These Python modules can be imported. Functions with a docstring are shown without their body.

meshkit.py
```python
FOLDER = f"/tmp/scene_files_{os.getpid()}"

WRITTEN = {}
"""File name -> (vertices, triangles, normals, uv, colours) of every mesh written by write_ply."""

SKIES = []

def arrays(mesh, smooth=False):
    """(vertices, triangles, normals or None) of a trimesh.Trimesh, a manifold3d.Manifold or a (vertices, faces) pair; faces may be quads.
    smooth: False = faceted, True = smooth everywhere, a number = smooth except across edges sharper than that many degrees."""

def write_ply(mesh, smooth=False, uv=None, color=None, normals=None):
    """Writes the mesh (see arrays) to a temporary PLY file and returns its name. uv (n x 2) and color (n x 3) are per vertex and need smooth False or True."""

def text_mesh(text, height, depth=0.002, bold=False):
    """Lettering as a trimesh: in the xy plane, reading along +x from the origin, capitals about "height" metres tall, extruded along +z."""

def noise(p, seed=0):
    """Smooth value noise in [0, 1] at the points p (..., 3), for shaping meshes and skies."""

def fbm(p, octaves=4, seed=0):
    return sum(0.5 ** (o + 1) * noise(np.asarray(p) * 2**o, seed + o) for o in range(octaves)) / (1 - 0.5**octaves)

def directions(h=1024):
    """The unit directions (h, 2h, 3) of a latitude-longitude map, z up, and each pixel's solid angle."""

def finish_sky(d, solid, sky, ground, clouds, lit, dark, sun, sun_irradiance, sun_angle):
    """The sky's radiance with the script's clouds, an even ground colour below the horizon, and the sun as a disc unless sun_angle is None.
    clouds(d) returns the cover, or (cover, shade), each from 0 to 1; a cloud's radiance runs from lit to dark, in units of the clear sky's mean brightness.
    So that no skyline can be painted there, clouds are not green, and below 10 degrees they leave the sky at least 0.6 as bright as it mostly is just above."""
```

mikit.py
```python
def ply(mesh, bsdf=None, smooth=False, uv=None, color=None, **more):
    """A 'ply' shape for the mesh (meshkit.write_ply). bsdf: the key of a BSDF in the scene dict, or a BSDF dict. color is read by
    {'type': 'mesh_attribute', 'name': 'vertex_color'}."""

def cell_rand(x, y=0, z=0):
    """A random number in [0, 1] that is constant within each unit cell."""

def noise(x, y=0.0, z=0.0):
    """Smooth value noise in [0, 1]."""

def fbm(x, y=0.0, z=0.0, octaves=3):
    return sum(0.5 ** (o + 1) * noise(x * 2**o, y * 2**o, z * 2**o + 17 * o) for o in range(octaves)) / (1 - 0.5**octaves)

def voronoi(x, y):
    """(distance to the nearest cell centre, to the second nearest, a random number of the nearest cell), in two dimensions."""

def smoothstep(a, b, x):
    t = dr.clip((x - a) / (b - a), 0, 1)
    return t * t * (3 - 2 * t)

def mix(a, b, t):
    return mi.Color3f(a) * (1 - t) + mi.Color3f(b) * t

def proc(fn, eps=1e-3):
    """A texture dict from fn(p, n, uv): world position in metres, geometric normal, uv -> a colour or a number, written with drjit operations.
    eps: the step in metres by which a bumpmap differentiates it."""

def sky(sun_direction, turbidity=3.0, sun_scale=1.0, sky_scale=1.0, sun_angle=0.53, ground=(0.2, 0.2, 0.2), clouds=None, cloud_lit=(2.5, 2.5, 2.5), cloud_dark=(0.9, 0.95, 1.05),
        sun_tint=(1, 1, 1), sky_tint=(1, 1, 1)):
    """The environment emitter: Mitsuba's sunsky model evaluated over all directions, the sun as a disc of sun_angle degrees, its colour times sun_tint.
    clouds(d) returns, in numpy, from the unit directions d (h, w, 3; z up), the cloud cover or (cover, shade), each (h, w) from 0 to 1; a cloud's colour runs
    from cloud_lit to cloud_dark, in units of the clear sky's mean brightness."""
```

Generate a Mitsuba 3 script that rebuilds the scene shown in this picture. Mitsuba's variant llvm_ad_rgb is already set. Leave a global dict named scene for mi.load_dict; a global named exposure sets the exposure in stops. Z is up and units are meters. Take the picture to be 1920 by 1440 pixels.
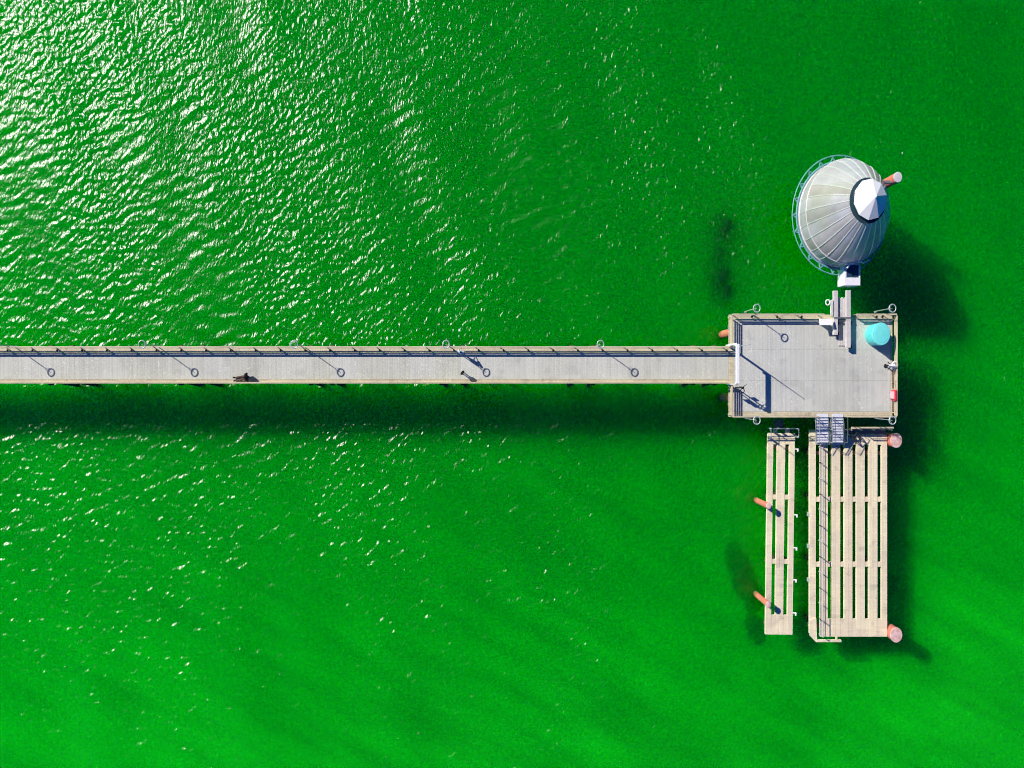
import math, random
import numpy as np
import trimesh
import manifold3d as m3d
import drjit as dr
import mitsuba as mi
import mikit, meshkit
from mikit import proc, noise, fbm, cell_rand, smoothstep, mix

T = mi.ScalarTransform4f
random.seed(7)
rng = np.random.default_rng(11)
scene, labels = {}, {}

# ------------------------------------------------------------------ camera, sky, exposure
CAM_H, FOCAL = 82.5, 1550.0          # metres above the water; focal length in pixels of a 1920 px wide picture
scene['camera'] = {'type': 'perspective', 'fov': 2 * math.degrees(math.atan(960 / FOCAL)), 'fov_axis': 'x',
                   'to_world': T().look_at(origin=[0, 0, CAM_H], target=[0, 0, 0], up=[0, 1, 0]),
                   'near_clip': 1.0, 'far_clip': 3000.0}
SUN = (-1.126, 0.7935, 1.0)
scene['sky'] = mikit.sky(SUN, turbidity=3, sun_tint=(0.86, 0.98, 1.34), sky_tint=(0.04, 0.20, 0.62), ground=(0.02, 0.10, 0.05))
exposure = 2.2


def at(px, py, z):
    """The point at height z that this pixel of the photograph shows (the camera looks straight down)."""
    k = (CAM_H - z) / FOCAL
    return (px - 960) * k, (720 - py) * k


# ------------------------------------------------------------------ helpers
def key_for(name):
    if name not in scene and not any(k.startswith(name + '__') for k in scene):
        return name
    n = 1
    while f'{name}_{n:03d}' in scene or any(k.startswith(f'{name}_{n:03d}__') for k in scene):
        n += 1
    return f'{name}_{n:03d}'


def put(name, mesh, mat, smooth=False, label=None, category=None, group=None, kind=None):
    k = key_for(name)
    if isinstance(mesh, list):
        mesh = trimesh.util.concatenate(mesh)
    scene[k] = mikit.ply(mesh, mat, smooth=smooth)
    tag(k, label, category, group, kind)
    return k


def tag(k, label=None, category=None, group=None, kind=None):
    d = {n: v for n, v in (('label', label), ('category', category), ('group', group), ('kind', kind)) if v}
    if d:
        labels[k] = d


def thing(name, label, category, group=None):
    k = name
    n = 0
    while k in labels:
        n += 1
        k = f'{name}_{n:03d}'
    tag(k, label, category, group)
    return k


def box(x0, x1, y0, y1, z0, z1):
    m = trimesh.creation.box((abs(x1 - x0), abs(y1 - y0), abs(z1 - z0)))
    m.apply_translation(((x0 + x1) / 2, (y0 + y1) / 2, (z0 + z1) / 2))
    return m


def rbox(x0, x1, y0, y1, z0, z1, c=0.02):
    """A box with chamfered edges."""
    pts = []
    for sx, xa in ((1, x0), (-1, x1)):
        for sy, ya in ((1, y0), (-1, y1)):
            for sz, za in ((1, z0), (-1, z1)):
                pts += [(xa, ya + sy * c, za + sz * c), (xa + sx * c, ya, za + sz * c), (xa + sx * c, ya + sy * c, za)]
    return trimesh.convex.convex_hull(np.array(pts))


def rod(a, b, r, r2=None, n=10):
    a, b = np.array(a, float), np.array(b, float)
    d = b - a
    L = np.linalg.norm(d)
    d /= L
    u = np.cross(d, (0, 0, 1) if abs(d[2]) < 0.9 else (1, 0, 0)); u /= np.linalg.norm(u)
    w = np.cross(d, u)
    t = np.arange(n) * 2 * np.pi / n
    ring = np.cos(t)[:, None] * u + np.sin(t)[:, None] * w
    v = np.vstack([a + ring * r, b + ring * (r if r2 is None else r2), [a], [b]])
    f = []
    for i in range(n):
        j = (i + 1) % n
        f += [(i, j, n + j), (i, n + j, n + i), (j, i, 2 * n), (n + i, n + j, 2 * n + 1)]
    return trimesh.Trimesh(v, f, process=False)


def path(pts, r, n=8):
    return trimesh.util.concatenate([rod(pts[i], pts[i + 1], r, n=n) for i in range(len(pts) - 1)])


SQ = 0.79     # everything round in this place is a little narrower from west to east


def ring(cx, cy, z, r, t, n=40, m=8, sq=SQ, tz=None):
    a = np.arange(n) * 2 * np.pi / n
    b = np.arange(m) * 2 * np.pi / m
    A, B = np.meshgrid(a, b, indexing='ij')
    R = r + t * np.cos(B)
    v = np.stack([cx + sq * R * np.cos(A), cy + R * np.sin(A), z + (tz or t) * np.sin(B)], -1).reshape(-1, 3)
    f = []
    for i in range(n):
        for j in range(m):
            p, q, s, u = i * m + j, ((i + 1) % n) * m + j, ((i + 1) % n) * m + (j + 1) % m, i * m + (j + 1) % m
            f += [(p, q, s), (p, s, u)]
    return trimesh.Trimesh(v, f, process=False)


def lathe(cx, cy, prof, n=48, sq=SQ, a0=0.0):
    """prof: list of (r, z) from the bottom up; closed where r is 0."""
    a = a0 + np.arange(n) * 2 * np.pi / n
    v, f = [], []
    for r, z in prof:
        v.append(np.stack([cx + sq * r * np.cos(a), cy + r * np.sin(a), np.full(n, z)], 1))
    v = np.vstack(v)
    for k in range(len(prof) - 1):
        for i in range(n):
            j = (i + 1) % n
            p, q, s, u = k * n + i, k * n + j, (k + 1) * n + j, (k + 1) * n + i
            f += [(p, q, s), (p, s, u)]
    return trimesh.Trimesh(v, f, process=False)


def patch(fn, nu, nv):
    """An open sheet fn(u, v)."""
    v = np.array([fn(i / nu, j / nv) for i in range(nu + 1) for j in range(nv + 1)])
    f = []
    for i in range(nu):
        for j in range(nv):
            p = i * (nv + 1) + j
            f += [(p, p + nv + 1, p + nv + 2), (p, p + nv + 2, p + 1)]
    return trimesh.Trimesh(v, f, process=False)


# ------------------------------------------------------------------ materials
def rgb(*c):
    return {'type': 'rgb', 'value': list(c)}


def mat(name, colour, rough=0.6, metal=0.0, spec=0.3, two=False, **more):
    b = {'type': 'principled', 'base_color': colour if isinstance(colour, dict) else rgb(*colour), 'roughness': rough, 'metallic': metal, 'specular': spec, **more}
    scene[name] = {'type': 'twosided', 'bsdf': b} if two else b
    return name


def deck_tex(p, n, uv):
    i = dr.floor(p.x / 0.155)
    a = cell_rand(i, 3) - 0.5
    b = cell_rand(dr.floor(p.x / 2.4), 9) - 0.5
    g = fbm(p.x * 26, p.y * 1.5, 2.0, 2) - 0.5
    s = fbm(p.x * 0.5, p.y * 0.5, 5.0, 3) - 0.5
    d = smoothstep(0.62, 0.78, fbm(p.x * 0.9 + 40, p.y * 0.9, 1.0, 3))
    sp = smoothstep(0.80, 0.86, noise(p.x * 9.0, p.y * 9.0, 3.0)) * smoothstep(0.45, 0.6, fbm(p.x * 0.7, p.y * 0.7 + 20, 3.0, 2))
    k = 0.53 * (1 + 0.10 * a + 0.07 * b + 0.08 * g + 0.2 * s - 0.10 * d + 0.22 * sp)
    return mi.Color3f(k * 0.965, k * (0.99 + 0.02 * a), k * (0.83 + 0.05 * b))


def wood_tex(base, sx, sy, joint):
    def fn(p, n, uv):
        a = cell_rand(dr.floor(p.x * sx), dr.floor(p.y * sy), 4) - 0.5
        g = fbm(p.x * 14 * (sy > sx) + p.x * 1.2, p.y * 14 * (sx > sy) + p.y * 1.2, p.z * 3, 3) - 0.5
        s = fbm(p.x * 0.55 + 9, p.y * 0.55, 3.0, 3) - 0.5
        st = smoothstep(0.60, 0.8, fbm(p.x * 1.7, p.y * 1.7, 8.0, 3))
        k = 1 + joint * a + 0.22 * g + 0.30 * s - 0.16 * st
        return mi.Color3f(base[0] * k, base[1] * k * (1 + 0.04 * a), base[2] * k * (1 - 0.10 * s))
    return fn


def pile_tex(p, n, uv):
    s = fbm(p.x * 3, p.y * 3, p.z * 2.2, 3)
    alg = 1 - smoothstep(0.3, 1.1, p.z + 1.0 * (s - 0.5))
    sta = smoothstep(0.5, 0.75, fbm(p.x * 5, p.y * 5, p.z * 0.8, 3))
    red = mix(mi.Color3f(0.62, 0.19, 0.125), mi.Color3f(0.50, 0.20, 0.14), sta)
    return mix(mix(red, mi.Color3f(0.20, 0.13, 0.04), alg), mi.Color3f(0.005, 0.05, 0.01), 1 - smoothstep(-0.05, 0.2, p.z + 0.2 * (s - 0.5)))


def pile_top_tex(p, n, uv):
    s = fbm(p.x * 4, p.y * 4, 2.0, 3)
    return mix(mi.Color3f(0.58, 0.34, 0.27), mi.Color3f(0.68, 0.50, 0.45), smoothstep(0.35, 0.65, s))


def bell_tex(p, n, uv):
    s = fbm(p.x * 1.1, p.y * 1.1, p.z * 1.1, 3) - 0.5
    d = smoothstep(0.52, 0.72, fbm(p.x * 0.7 + 3, p.y * 0.7, p.z * 0.35, 3))
    k = 0.425 * (1 + 0.34 * s)
    lowr = 1 - smoothstep(6.4, 7.6, p.z)
    return mix(mi.Color3f(k * 1.12, k * 1.06, k * 1.13), mi.Color3f(k * 0.82, k * 0.80, k * 0.64), dr.clip(0.5 * d + 0.55 * lowr * d + 0.25 * lowr, 0, 1))


def turq_tex(p, n, uv):
    s = fbm(p.x * 2, p.y * 2, p.z * 2, 3) - 0.5
    k = 1 + 0.3 * s - 0.35 * smoothstep(0.55, 0.75, fbm(p.x * 5, p.y * 5, p.z * 0.7, 3))
    return mi.Color3f(0.10 * k, 0.66 * k, 0.60 * k)


DECK = mat('deck_wood', proc(deck_tex), 0.65)
EDGE = mat('edge_wood', proc(wood_tex((0.565, 0.50, 0.32), 0.35, 7.0, 0.16)), 0.65)
RAIL = mat('rail_wood', proc(wood_tex((0.52, 0.465, 0.30), 0.35, 0.35, 0.12)), 0.6)
CREAM = mat('stage_wood', proc(wood_tex((0.72, 0.64, 0.425), 2.6, 0.17, 0.13)), 0.65)
RED = mat('red_pile', proc(pile_tex), 0.5)
REDTOP = mat('red_pile_top', proc(pile_top_tex), 0.6)
DARKPILE = mat('dark_pile', (0.035, 0.04, 0.03), 0.7)
BEAM = mat('beam_timber', (0.12, 0.10, 0.075), 0.75)
STEEL = mat('galvanised_steel', (0.52, 0.54, 0.54), 0.38, 0.35)
WHITE = mat('white_paint', (0.78, 0.78, 0.77), 0.35)
DARK = mat('dark_metal', (0.018, 0.02, 0.024), 0.5)
GREY = mat('grey_metal', (0.20, 0.21, 0.22), 0.45, 0.3)
BELLS = []
for q, (ka, kb) in enumerate(((1.0, 1.0), (0.86, 0.95), (1.12, 1.02), (0.94, 0.86), (1.05, 0.94))):
    BELLS.append(mat(f'bell_skin_{q}', proc(lambda p, n, uv, ka=ka, kb=kb: bell_tex(p, n, uv) * mi.Color3f(ka, ka * (0.5 + 0.5 * kb), ka * kb)), 0.34, 0.22, 0.5))
RIB = mat('bell_rib', (0.70, 0.69, 0.64), 0.38, 0.3, 0.5)
TURQ = mat('turquoise_paint', proc(turq_tex), 0.4)
TEALRAIL = mat('teal_paint', (0.14, 0.33, 0.36), 0.4)
REDP = mat('red_paint', (0.60, 0.03, 0.05), 0.4)
PINK = mat('faded_red_rope', (0.42, 0.20, 0.18), 0.8)
SKIN = mat('skin', (0.48, 0.30, 0.22), 0.5)
BLACKC = mat('black_cloth', (0.012, 0.012, 0.015), 0.85)
BROWNC = mat('brown_cloth', (0.10, 0.07, 0.05), 0.85)
PALEC = mat('pale_blue_cloth', (0.50, 0.60, 0.72), 0.8)
HAIR = mat('dark_hair', (0.02, 0.014, 0.01), 0.6)
GLASS = mat('dark_glass', (0.02, 0.05, 0.09), 0.08, 0.0, 0.7)
CLEARTREAD = mat('tread_metal', (0.74, 0.75, 0.76), 0.4, 0.1)


# ------------------------------------------------------------------ water and seabed
def graded(half, step, far):
    c = list(np.arange(0, half + step / 2, step))
    d = step
    while c[-1] < far:
        d *= 1.25
        c.append(c[-1] + d)
    c = np.array(c)
    return np.concatenate([-c[:0:-1], c])


gx, gy = graded(55.0, 0.097, 700.0), graded(41.0, 0.097, 700.0)
GX, GY = np.meshgrid(gx, gy, indexing='ij')
hgt = np.zeros(GX.shape, np.float32)
short = np.zeros(GX.shape, np.float32)
X32, Y32 = GX.astype(np.float32), GY.astype(np.float32)
NW = 100
for i in range(NW):
    if i % 2:
        lam = 0.29 * (0.95 / 0.29) ** rng.random()
        ang = math.radians(-2 + rng.normal() * 24)
    else:
        lam = 0.42 * (2.0 / 0.42) ** rng.random()
        ang = math.radians(-66 + rng.normal() * 30)
    k = 2 * math.pi / lam
    slope = (0.146 if i % 2 else 0.172) * math.sqrt(2.0 / NW)
    w = (slope / k) * np.sin(np.float32(k * math.cos(ang)) * X32 + np.float32(k * math.sin(ang)) * Y32 + np.float32(rng.uniform(0, 6.28)))
    if i % 2 or lam < 1.0:
        short += w
    else:
        hgt += w
for i in range(14):
    lam = 5.0 * (14.0 / 5.0) ** rng.random()
    ang = math.radians(20 + rng.normal() * 12)
    k = 2 * math.pi / lam
    hgt += (0.036 * math.sqrt(2 / 14) / k) * np.sin(np.float32(k * math.cos(ang)) * X32 + np.float32(k * math.sin(ang)) * Y32 + np.float32(rng.uniform(0, 6.28)))
gust = meshkit.fbm(np.stack([GX * 0.11 + GY * 0.03, GY * 0.045, GX * 0], -1), 3, 5)
short *= (0.30 + 1.35 * np.clip((gust - 0.3) / 0.4, 0, 1)).astype(np.float32)
fade = np.clip((75 - np.maximum(np.abs(GX), np.abs(GY) + 13)) / 20, 0, 1)
hgt = (hgt + short) * fade
nx, ny = hgt.shape
idx = np.arange(nx * ny).reshape(nx, ny)
a, b, c, d = idx[:-1, :-1].ravel(), idx[1:, :-1].ravel(), idx[1:, 1:].ravel(), idx[:-1, 1:].ravel()
water_mesh = trimesh.Trimesh(np.stack([GX, GY, hgt], -1).reshape(-1, 3), np.vstack([np.stack([a, b, c], 1), np.stack([a, c, d], 1)]), process=False)


def ripple(p, n, uv):
    a = fbm(p.x * 8.4 - p.y * 1.2, p.y * 3.4 + p.x * 0.4, 1.0, 2)
    return a


scene['water_surface'] = {'type': 'blendbsdf', 'weight': 0.037,
                          'clear': {'type': 'null'},
                          'shine': {'type': 'twosided', 'bsdf': {'type': 'bumpmap', 'scale': 0.036, 'arbitrary': proc(ripple, eps=0.02),
                                    'bsdf': {'type': 'roughconductor', 'material': 'none', 'distribution': 'beckmann', 'alpha': 0.108}}}}
scene['sea_water'] = {'type': 'homogeneous', 'albedo': rgb(0.0, 0.872, 0.0), 'sigma_t': 0.95, 'phase': {'type': 'hg', 'g': 0.65}}
scene['water'] = mikit.ply(water_mesh, 'water_surface', smooth=True, interior={'type': 'ref', 'id': 'sea_water'})
tag('water', 'bright green sea with small ripples and sun glitter', 'sea', kind='structure')


def seabed_tex(p, n, uv):
    b = fbm(p.x * 0.10 - p.y * 0.06, p.x * 0.30 + p.y * 0.55, 4.0, 3)
    k = dr.clip(0.42 + 0.30 * (b - 0.5), 0.05, 0.8)
    return mi.Color3f(k * 0.03, k * 1.25, k * 0.04)


scene['sea_floor'] = {'type': 'diffuse', 'reflectance': proc(seabed_tex)}
bx_, by_ = graded(56.0, 0.8, 700.0), graded(44.0, 0.8, 700.0)
BXX, BYY = np.meshgrid(bx_, by_, indexing='ij')
cxx, cyy = np.clip(BXX, -70, 70), np.clip(BYY, -60, 60)
deep = -2.55 + 1.42 * np.clip((-cyy + 2) / 34, -1, 1.15) + 0.5 * np.clip((cxx - 28) / 20, 0, 1)
rot = 0.85 * cxx - 0.52 * cyy, 0.52 * cxx + 0.85 * cyy
deep += 0.26 * (meshkit.fbm(np.stack([rot[0] * 0.045, rot[1] * 0.40, 0 * cxx], -1), 4, 3) - 0.5)
deep += 0.08 * (meshkit.fbm(np.stack([cxx * 0.25, cyy * 0.25, 0 * cxx], -1), 3, 8) - 0.5)
deep = np.minimum(deep, -0.7)
n0, n1 = deep.shape
ii = np.arange(n0 * n1).reshape(n0, n1)
qa, qb, qc, qd = ii[:-1, :-1].ravel(), ii[1:, :-1].ravel(), ii[1:, 1:].ravel(), ii[:-1, 1:].ravel()
put('seabed', trimesh.Trimesh(np.stack([BXX, BYY, deep], -1).reshape(-1, 3), np.vstack([np.stack([qa, qb, qc], 1), np.stack([qa, qc, qd], 1)]), process=False), 'sea_floor', smooth=True,
    kind='structure', label='green algae covered sea floor under the green water', category='seabed')
mat('dark_weed', (0.003, 0.022, 0.010), 0.95, spec=0.0)
blobs = []
for (wx, wy, rx, ry, top) in ((21.4, 15.7, 1.25, 2.0, -0.4), (21.1, 10.9, 1.3, 2.5, -0.4), (20.9, 13.3, 0.8, 2.0, -0.6), (21.6, 9.2, 0.9, 1.5, -0.42)):
    g = trimesh.creation.icosphere(4, 1.0)
    v = g.vertices * (rx, ry, 1.0)
    v *= (1 + 0.5 * (meshkit.fbm(v * 0.9 + wx, 3, 2) - 0.5))[:, None]
    v[:, 2] = v[:, 2] * (top + 3.6)
    g.vertices = v + (wx, wy, -3.6)
    blobs.append(g)
drift = []
for (wx, wy, ra, rb, top, an) in ((23.9, -20.4, 6.4, 2.2, -1.15, -68), (24.7, -25.0, 3.0, 1.9, -1.05, -74)):
    g = trimesh.creation.icosphere(4, 1.0)
    v = g.vertices * (ra, rb, 1.0)
    v *= (1 + 0.3 * (meshkit.fbm(v * 0.7 + wx, 3, 4) - 0.5))[:, None]
    v[:, 2] *= top + 3.6
    c_, s_ = math.cos(math.radians(an)), math.sin(math.radians(an))
    g.vertices = np.stack([wx + c_ * v[:, 0] - s_ * v[:, 1], wy + s_ * v[:, 0] + c_ * v[:, 1], v[:, 2] - 3.6], 1)
    drift.append(g)
put('seaweed_bed', drift, 'dark_weed', smooth=True, kind='stuff', label='faint dark submerged weed band in the water left of the small landing stage', category='seaweed')
put('seaweed_bed', blobs, 'dark_weed', smooth=True, kind='stuff', label='dark submerged weed patch under the water left of the diving bell', category='seaweed')

# ------------------------------------------------------------------ pier walkway
ZD = 5.0                                     # deck level
pier = thing('pier_walkway', 'long narrow grey timber pier running in from the left', 'pier')
PX0, PX1 = -72.0, 20.29


def planks(x0, x1, y0, y1, step=0.155, gap=0.004, z=ZD, joints=None):
    out = []
    n = int(round((x1 - x0) / step))
    for i in range(n):
        xa = x0 + i * (x1 - x0) / n
        ys = [y0] + (joints or []) + [y1]
        for q in range(len(ys) - 1):
            dz = random.uniform(-0.004, 0.004)
            out.append(box(xa + gap / 2, xa + (x1 - x0) / n - gap / 2, ys[q] + 0.006, ys[q + 1] - 0.006, z - 0.06, z + dz))
    return out


def edging(x0, x1, y0, y1, z=ZD, along='x', n=3, length=4.6):
    """Long boards lying side by side, with butt joints."""
    out = []
    lo, hi = (y0, y1) if along == 'x' else (x0, x1)
    for i in range(n):
        c0, c1 = lo + (hi - lo) * i / n + 0.006, lo + (hi - lo) * (i + 1) / n - 0.006
        s, e = (x0, x1) if along == 'x' else (y0, y1)
        t = s
        off = (i * 1.7) % length
        while t < e - 0.01:
            t1 = min(e, t + (length if t > s else length - off))
            dz = random.uniform(-0.004, 0.004)
            out.append(box(t + 0.004, t1 - 0.004, c0, c1, z - 0.06, z + dz) if along == 'x' else box(c0, c1, t + 0.004, t1 - 0.004, z - 0.06, z + dz))
            t = t1
    return out


put(pier + '__deck_planks', planks(PX0, PX1, 0.45, 2.93), DECK, kind='stuff')
put(pier + '__edge_boards', edging(PX0, PX1, 2.94, 3.5), EDGE, kind='stuff', label='tan boards along the sunny upper edge of the walkway')
put(pier + '__edge_boards', edging(PX0, PX1, 0.05, 0.44), EDGE, kind='stuff', label='tan boards along the lower edge of the walkway')
for y in (0.35, 1.75, 3.15):
    put(pier + '__girder', box(PX0, PX1, y - 0.13, y + 0.13, ZD - 0.55, ZD - 0.07), BEAM)

DOT0, DOTS = (1361 - 960) / 20, 46.3 / 20


def rail_set(p0, p1, z=ZD, h=1.05, lows=(0.50, 0.68, 0.86), sh=0.05, w=0.07):
    """Three slats and a broad handrail between two points, as one mesh."""
    p0, p1 = np.array(p0, float), np.array(p1, float)
    d = p1 - p0
    along_x = abs(d[0]) > abs(d[1])
    x0, x1 = sorted((p0[0], p1[0])); y0, y1 = sorted((p0[1], p1[1]))
    out = []
    t = 0.018
    for q in lows:
        out.append(box(x0, x1, y0 - t, y1 + t, z + q - sh, z + q + sh) if along_x else box(x0 - t, x1 + t, y0, y1, z + q - sh, z + q + sh))
    out.append(rbox(x0, x1, y0 - w, y1 + w, z + h - 0.035, z + h + 0.02, 0.012) if along_x else rbox(x0 - w, x1 + w, y0, y1, z + h - 0.035, z + h + 0.02, 0.012))
    return out


for side, y in (('upper', 3.44), ('lower', 0.11)):
    r = put(pier + '__railing', rail_set((PX0, y), (20.2, y), lows=(0.52, 0.71, 0.90) if side == 'upper' else (0.14, 0.33, 0.52, 0.71, 0.90)), RAIL, label=f'weathered timber railing along the {side} side of the walkway')
    sgn = 1 if side == 'upper' else -1
    i = 0
    while True:
        x = DOT0 - 0.4 - i * DOTS
        if x < -50:
            break
        put(r + '__post', box(x - 0.045, x + 0.045, y + sgn * 0.022, y + sgn * 0.058, ZD - 0.3, ZD + 1.012), RAIL)
        if side == 'upper':
            xs = DOT0 - i * DOTS
            put(r + '__knob', [lathe(xs, 3.14, [(0, ZD + 0.25), (0.08, ZD + 0.26), (0.115, ZD + 0.31), (0.115, ZD + 0.36), (0.07, ZD + 0.41), (0, ZD + 0.42)], 12), rod((xs, 3.14, ZD), (xs, 3.14, ZD + 0.26), 0.03)], DARK, smooth=40)
        i += 1

for px in (108, 354, 600, 847, 1093, 1322):
    x = (px - 960) / 20
    for dx in (-1.0, 1.0):
        put(pier + '__crossbeam', box(x + dx - 0.18, x + dx + 0.18, -0.12, 3.67, ZD - 0.95, ZD - 0.553), BEAM)
        put(pier + '__pile', rod((x + dx, -0.38, -4.2), (x + dx, 0.3, ZD - 0.951), 0.22, n=14), DARKPILE, smooth=40)
        put(pier + '__pile', rod((x + dx, 3.85, -4.2), (x + dx, 3.2, ZD - 0.951), 0.22, n=14), DARKPILE, smooth=40)

# ------------------------------------------------------------------ platform at the pier head
plat = thing('pier_platform', 'broad grey timber platform at the right end of the pier', 'platform')
QX0, QX1, QY0, QY1 = 20.3, 35.66, -3.1, 6.5
put(plat + '__deck_planks', planks(QX0 + 0.52, QX1 - 0.15, QY0 + 0.5, QY1 - 0.42, joints=[0.3, 3.25]), DECK, kind='stuff')
put(plat + '__edge_boards', edging(QX0, QX1, QY1 - 0.41, QY1), EDGE, kind='stuff', label='tan boards along the upper edge of the platform')
put(plat + '__edge_boards', edging(QX0, QX1, QY0, QY0 + 0.49), EDGE, kind='stuff', label='tan boards along the lower edge of the platform')
put(plat + '__edge_boards', edging(QX0, QX0 + 0.51, QY0 + 0.5, QY1 - 0.42, along='y'), EDGE, kind='stuff', label='tan boards along the left edge of the platform')
put(plat + '__edge_boards', edging(QX1 - 0.14, QX1, QY0 + 0.5, QY1 - 0.42, along='y', n=1), EDGE, kind='stuff', label='tan boards along the right edge of the platform')
for x in np.linspace(QX0 + 0.3, QX1 - 0.3, 6):
    put(plat + '__girder', box(x - 0.14, x + 0.14, QY0 + 0.1, QY1 - 0.1, ZD - 0.6, ZD - 0.07), BEAM)
for y in (QY0 + 1.2, 1.7, QY1 - 1.2):
    put(plat + '__crossbeam', box(QX0 + 0.2, QX1 - 0.2, y - 0.2, y + 0.2, ZD - 1.05, ZD - 0.603), BEAM)
for x in (26.0, 30.5, 34.6):
    for y in (QY0 + 1.2, QY1 - 1.2):
        put(plat + '__pile', rod((x, y, -4.2), (x, y, ZD - 1.052), 0.35, n=18), RED, smooth=40)
for y in (4.92, -1.3):
    put(plat + '__pile', rod((21.0, y, -4.2), (21.0, y, ZD - 0.62), 0.40, n=20), RED, smooth=40, label='red pile showing under the left edge of the platform')

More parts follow.
